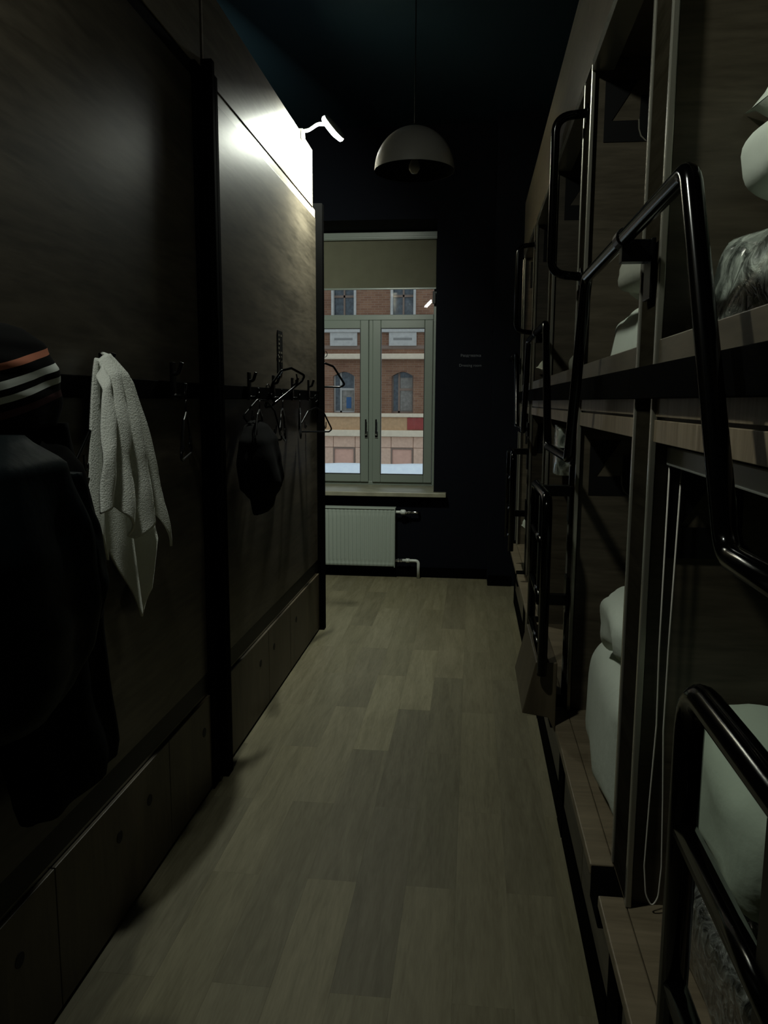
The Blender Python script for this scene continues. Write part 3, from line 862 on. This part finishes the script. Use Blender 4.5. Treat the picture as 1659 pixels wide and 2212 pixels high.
def ladder(yc, label):
    l = root('bunk_ladder', label, 'ladder', (.23, yc, .62), 'short black ladders on the right row')
    x = .228; hw = .235
    MB().tube(rounded([(x, yc + hw, .635), (x, yc + hw, 1.185), (x, yc - hw, 1.185), (x, yc - hw, .635)], .055, 7), RT + .001, 16).build('frame_tube', 'black_tube', l, smooth=True)
    for z in (1.030, .850, .690):
        MB().tube([(x, yc - hw, z), (x, yc + hw, z)], RT - .001, 12).build('rung', 'black_tube', l, smooth=True)
    for (z0, z1, zp0, zp1) in ((1.165, 1.20, 1.08, 1.20), (.80, .835, .78, .90)):
        mb = MB().box(x - .004, XR - .004, yc - .016, yc + .016, z0, z1).box(XR - .013, XR - .0042, yc - .03, yc + .03, zp0, zp1)
        mb.build('bracket', 'black_plastic', l, bevel=.002)
    MB().box(x - .004, x + .012, yc - .016, yc + .016, .85 - .05, 1.19).build('bracket_bar', 'black_plastic', l, bevel=.002)
    return l
ladder(POSTS[0], 'large black tubular ladder in the lower right corner, nearest the camera')
ladder(POSTS[2], 'middle black ladder with rungs, above the wooden step block')
ladder(POSTS[4], 'farthest black ladder, at the dark end of the right row')

def handle(yc, label):
    g = root('grab_handle', label, 'handle', (XR - .05, yc, 1.85), 'bow handles on upper posts of the right row')
    pts = rounded([(XR - .001, yc, 2.345), (.235, yc, 2.335), (.235, yc, 1.87), (XR - .001, yc, 1.86)], .10, 8)
    MB().tube(pts, .0135, 14).build('bow', 'black_tube', g, smooth=True)
    for z in (2.345, 1.86):
        MB().lathe([(0, -.006), (.026, -.006), (.028, -.001), (0, -.001)], (XR, yc, z), 18, 'x').build('flange', 'black_plastic', g, smooth=True)
handle(POSTS[2], 'large black bow handle on the upper post behind the guard rail')
handle(POSTS[4], 'small far black bow handle beside the dark far wall')

# wooden step under the middle ladder
yq = POSTS[2]
single(MB().prism([(.173, .500), (.255, .488), (.2775, .440), (.2775, .668), (.212, .668)], 'y', yq - .212, yq + .212), 'wooden_step', 'plywood', 'dark wooden step with a slanted front below the middle ladder', 'step', (.25, yq, .44), bevel=.003)

# ------------------------------------------------------------------ roller blind and cord of the nearest lower bed
rb = root('capsule_blind', 'rolled up dark blind with a pale rail in the nearest lower bed', 'blind', (.37, 1.05, 1.35))
MB().tube([(.385, .64, 1.385), (.385, 1.492, 1.385)], .013, 16).build('roll', 'blind_dark', rb, smooth=True)
MB().box(.358, .366, .64, 1.490, 1.355, 1.390).build('rail', 'white_plastic', rb, bevel=.003)
loop = []
for (y, z, x) in ((1.488, 1.36, .364), (1.487, 1.0, .364), (1.485, .85, .3665), (1.482, .70, .361), (1.478, .56, .357), (1.475, .50, .362), (1.472, .476, .374), (1.474, .495, .386), (1.478, .56, .390), (1.482, .70, .386), (1.485, .84, .380), (1.487, 1.0, .381), (1.488, 1.36, .386)):
    loop.append((x, y, z))
MB().tube(rounded(loop, .05, 4), .0016, 8).build('cord_loop', 'cord_white', rb, smooth=True)

# ------------------------------------------------------------------ bedding
E3 = lambda a, b, c: (Matrix.Rotation(R_(c), 3, 'Z') @ Matrix.Rotation(R_(b), 3, 'Y') @ Matrix.Rotation(R_(a), 3, 'X'))
# second capsule, lower bed: folded duvet with a pillow on it
single(lump(.338, .98, 1.655, 2.27, .463, .815, seed=1, amp=.026, power=7, fr=6, nu=64, nv=40), 'folded_duvet', 'linen', 'thick folded white duvet on the lower bed behind the cord panel', 'duvet', (.66, 1.89, .463), smooth=True)
single(lump(.352, .95, 1.66, 2.235, .825, 1.0, seed=5, amp=.040, power=3.6, fr=7, nu=64, nv=40), 'pillow', 'linen', 'white pillow lying on the thick folded duvet of the second lower bed', 'pillow', (.65, 1.87, .83), smooth=True)
# second capsule, upper bed
single(lump(.354, .92, 1.66, 2.28, 1.5385, 1.705, seed=8, amp=.022, power=4.5, fr=8, nu=56, nv=32), 'folded_linen', 'linen', 'bright white folded linen on the second upper bed, left of the near post', 'bedding', (.64, 1.89, 1.5385), smooth=True)
single(lump(.356, .90, 1.66, 2.20, 1.712, 1.865, seed=9, amp=.028, power=3.4, fr=8, nu=56, nv=32), 'folded_blanket', 'linen_grey', 'greyish blanket lying on top of the bright folded linen', 'blanket', (.64, 1.86, 1.712), smooth=True)
# nearest capsule, upper bed: plastic bag and two pillows
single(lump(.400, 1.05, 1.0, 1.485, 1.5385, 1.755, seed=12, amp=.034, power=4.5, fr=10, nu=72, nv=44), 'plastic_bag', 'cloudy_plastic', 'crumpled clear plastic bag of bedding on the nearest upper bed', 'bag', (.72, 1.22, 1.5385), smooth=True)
single(lump(.428, 1.05, 1.10, 1.497, 1.782, 1.930, seed=13, amp=.016, power=3.4, fr=5, nu=56, nv=32), 'pillow', 'linen', 'large white pillow lying on the clear plastic bag at the right edge', 'pillow', (.70, 1.25, 1.77), smooth=True)
single(pillow(Vector((.692, 1.285, 2.010)), .50, .40, .13, E3(-3, -7, -4), seed=3, pinch=.16), 'pillow', 'linen', 'topmost white pillow with a pointed corner at the right edge', 'pillow', (.70, 1.26, 1.96), smooth=True)
# nearest capsule, lower bed
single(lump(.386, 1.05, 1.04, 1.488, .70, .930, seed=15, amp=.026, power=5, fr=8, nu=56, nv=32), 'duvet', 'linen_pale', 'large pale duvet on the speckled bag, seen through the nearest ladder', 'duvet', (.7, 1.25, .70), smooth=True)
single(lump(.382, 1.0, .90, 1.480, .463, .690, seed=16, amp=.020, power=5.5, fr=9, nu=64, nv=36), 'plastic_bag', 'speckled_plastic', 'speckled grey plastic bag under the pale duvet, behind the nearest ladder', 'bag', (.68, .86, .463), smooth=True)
# third capsule
single(lump(.385, .92, 3.05, 3.50, 1.537, 1.70, seed=20, amp=.030, power=2.6, fr=7), 'pillow', 'linen_grey', 'rumpled greyish pillow on the third upper bed', 'pillow', (.65, 3.27, 1.537), smooth=True)
single(lump(.415, .90, 3.10, 3.50, 1.715, 1.82, seed=21, amp=.010, power=2.4), 'pillow', 'linen', 'small visible white pillow stacked on the rumpled greyish one', 'pillow', (.65, 3.3, 1.69), smooth=True)
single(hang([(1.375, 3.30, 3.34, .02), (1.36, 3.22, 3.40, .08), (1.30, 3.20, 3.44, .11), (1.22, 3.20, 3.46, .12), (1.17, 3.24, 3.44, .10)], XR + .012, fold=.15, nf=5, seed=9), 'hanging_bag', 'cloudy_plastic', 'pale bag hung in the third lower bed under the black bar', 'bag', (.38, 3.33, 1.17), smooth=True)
# fourth and farthest capsules
single(pillow(Vector((.56, 4.28, 1.70)), .44, .34, .12, E3(12, -20, 0), seed=9), 'pillow', 'linen', 'bright white pillow on the fourth upper bed', 'pillow', (.55, 4.3, 1.57), smooth=True)
single(MB().box(XR + .022, 1.9, 3.67, 4.52, 1.537, 1.575), 'blanket', 'blanket_brown', 'reddish brown blanket under the white pillow of the fourth upper bed', 'blanket', (1.1, 4.1, 1.537), bevel=.01)
single(pillow(Vector((.58, 5.26, .68)), .46, .36, .20, E3(20, -30, 0), seed=12), 'pillow', 'linen', 'white pillow on the farthest lower bed, beside the far ladder', 'pillow', (.58, 5.3, .47), smooth=True)

# ------------------------------------------------------------------ outside: street, snow, brick house
FY = 28.0
structure(MB().box(-60, 60, 7.2, 60, -2.45, -2.40), 'street', 'asphalt')
def bank(u, v):
    x = -16 + 26 * u
    yy = 22.0 + 5.9 * v
    hgt = math.sin(math.pi * min(1, v * 1.35 + .12)) ** .5 if v < .98 else .6
    z = -2.4 + (1.95 + .12 * mnoise.noise(Vector((x * .5, 0, 3)))) * max(0, hgt) * min(1, v * 6)
    return Vector((x, yy, z))
single(MB().grid(bank, 60, 16), 'snow_bank', 'snow', 'long bluish white snow bank along the foot of the brick house', 'snow', (-3, 25, -2.4), smooth=True, solid=.05)
hs = root('brick_house', 'red brick house with cream cornices across the street, behind the window', 'building', (-3.0, FY + 1, -2.4))
period = 2.115; cx0 = -2.515
cols = [cx0 + period * k for k in range(-4, 4)]
xa, xb = cx0 - period * 4.5, cx0 + period * 3.5
def wall_with_openings(z0, z1, w, oz0, oz1, arch, mat, name):
    """one storey of wall as pieces around its window openings"""
    mb = MB()
    edges = [xa] + [e for c in cols for e in (c - w / 2, c + w / 2)] + [xb]
    for a, b in zip(edges[0::2], edges[1::2]):
        mb.box(a, b, FY, FY + .4, z0, z1)
    for c in cols:
        if oz0 > z0: mb.box(c - w / 2, c + w / 2, FY, FY + .4, z0, oz0)
        if arch:
            n = 8
            pts = [(c - w / 2 + w * i / n, oz1 - arch + arch * math.sin(math.pi * i / n)) for i in range(n + 1)]
            mb.prism(pts + [(c + w / 2, z1), (c - w / 2, z1)], 'y', FY, FY + .4)
        elif oz1 < z1: mb.box(c - w / 2, c + w / 2, FY, FY + .4, oz1, z1)
    mb.build(name, mat, hs)
wall_with_openings(1.03, 2.94, .78, 1.05, 2.50, .16, 'brick_wall', 'middle_storey')
wall_with_openings(4.05, 7.2, .80, 4.30, 6.4, 0, 'brick_wall', 'upper_storey')
MB().box(xa, xb, FY, FY + .4, 3.12, 4.05).build('plaque_storey', 'brick_wall', hs)
MB().box(xa, xb, FY - .02, FY + .4, 3.30, 3.42).build('cornice_shadow_band', 'band_shade', hs)  # grey-brown band stands in for the cornice's shadow, coloured onto the wall
MB().box(xa, xb, FY - .25, FY + .4, 2.935, 3.125).build('cornice', 'cornice_cream', hs, bevel=.03)
MB().box(xa, xb, FY - .12, FY + .4, 3.87, 4.03).build('string_course', 'plaque_grey', hs, bevel=.02)
MB().box(xa, xb, FY - .10, FY + .4, .895, 1.03).build('sill_band', 'cornice_cream', hs, bevel=.02)
MB().box(xa, xb, FY, FY + .4, .43, .895).build('ochre_band', 'ochre_wall', hs)
MB().box(xa, xb, FY - .18, FY + .4, .20, .43).build('plinth_ledge', 'cornice_cream', hs, bevel=.03)
MB().box(xa, xb, FY + .06, FY + .4, -2.4, .20).build('base_wall', 'peach_wall', hs)
# rusticated blocks of the base
for k, c in enumerate(cols):
    for (a, b_) in ((-1.04, -.40), (-.385, .40), (.415, 1.06)):
        MB().box(c + a, c + b_, FY, FY + .06, -.20, .19).build('block', 'peach_wall', hs, bevel=.012)
    for (a, b_) in ((-1.04, -.40), (.415, 1.06)):
        MB().box(c + a, c + b_, FY, FY + .06, -2.4, -.215).build('block', 'peach_wall', hs, bevel=.012)
    pnl = MB(); rect_frame(pnl, c - .40, c + .40, -.95, -.21, .05, FY - .01, FY + .06)
    pnl.build('niche_frame', 'band_shade', hs)
    MB().box(c - .35, c + .35, FY + .03, FY + .06, -.90, -.26).build('niche_panel', 'peach_panel', hs)
    # arched windows
    w = MB().box(c - .385, c + .385, FY + .22, FY + .26, 1.05, 2.50).build('window', 'far_glass', hs)
    f = MB().box(c - .39, c - .34, FY + .18, FY + .23, 1.05, 2.48).box(c + .34, c + .39, FY + .18, FY + .23, 1.05, 2.48)
    f.box(c - .17, c - .10, FY + .18, FY + .23, 1.05, 2.48).box(c - .10, c + .34, FY + .18, FY + .23, 1.84, 1.92).box(c - .34, c + .34, FY + .18, FY + .23, 1.05, 1.11)
    f.build('window_frame', 'far_frame' if k % 2 else 'band_shade', w)
    MB().box(c - .09, c + .33, FY + .205, FY + .215, 1.12, 2.30 if k % 2 == 0 else 1.9).build('curtain', 'far_curtain', w)
    if k % 2:
        MB().box(c + .06, c + .24, FY + .195, FY + .204, 1.2, 1.6).build('blue_sheet', 'far_blue', w)
    # grey plaques
    p = MB().box(c - .49, c + .49, FY - .08, FY + .01, 3.40, 3.88).build('plaque', 'plaque_grey', hs, bevel=.015)
    MB().box(c - .33, c + .33, FY - .085, FY - .0795, 3.60, 3.68).build('worn_panel', 'plaque_print', p)
    # upper windows with pale jambs
    w = MB().box(c - .40, c + .40, FY + .20, FY + .24, 4.30, 6.4).build('window', 'far_glass', hs)
    MB().box(c - .45, c - .36, FY - .03, FY + .2, 4.28, 6.45).box(c + .36, c + .45, FY - .03, FY + .2, 4.28, 6.45).build('jamb', 'plaque_grey', w, bevel=.01)
    MB().box(c - .03, c + .03, FY + .15, FY + .21, 4.30, 6.4).box(c - .36, c + .36, FY + .15, FY + .21, 5.1, 5.18).build('glazing_bar', 'band_shade', w)
MB().box(-2.33, -1.50, FY - .04, FY + .01, .45, .88).build('red_board', 'red_paint', hs, bevel=.01)
MB().box(xa, xb, FY - .3, FY + 6, 7.2, 7.5).build('roof_eave', 'plaque_grey', hs)
MB().box(xa, xb, FY + .4, FY + 6, -2.4, 7.2).build('house_block', 'brick_wall', hs)
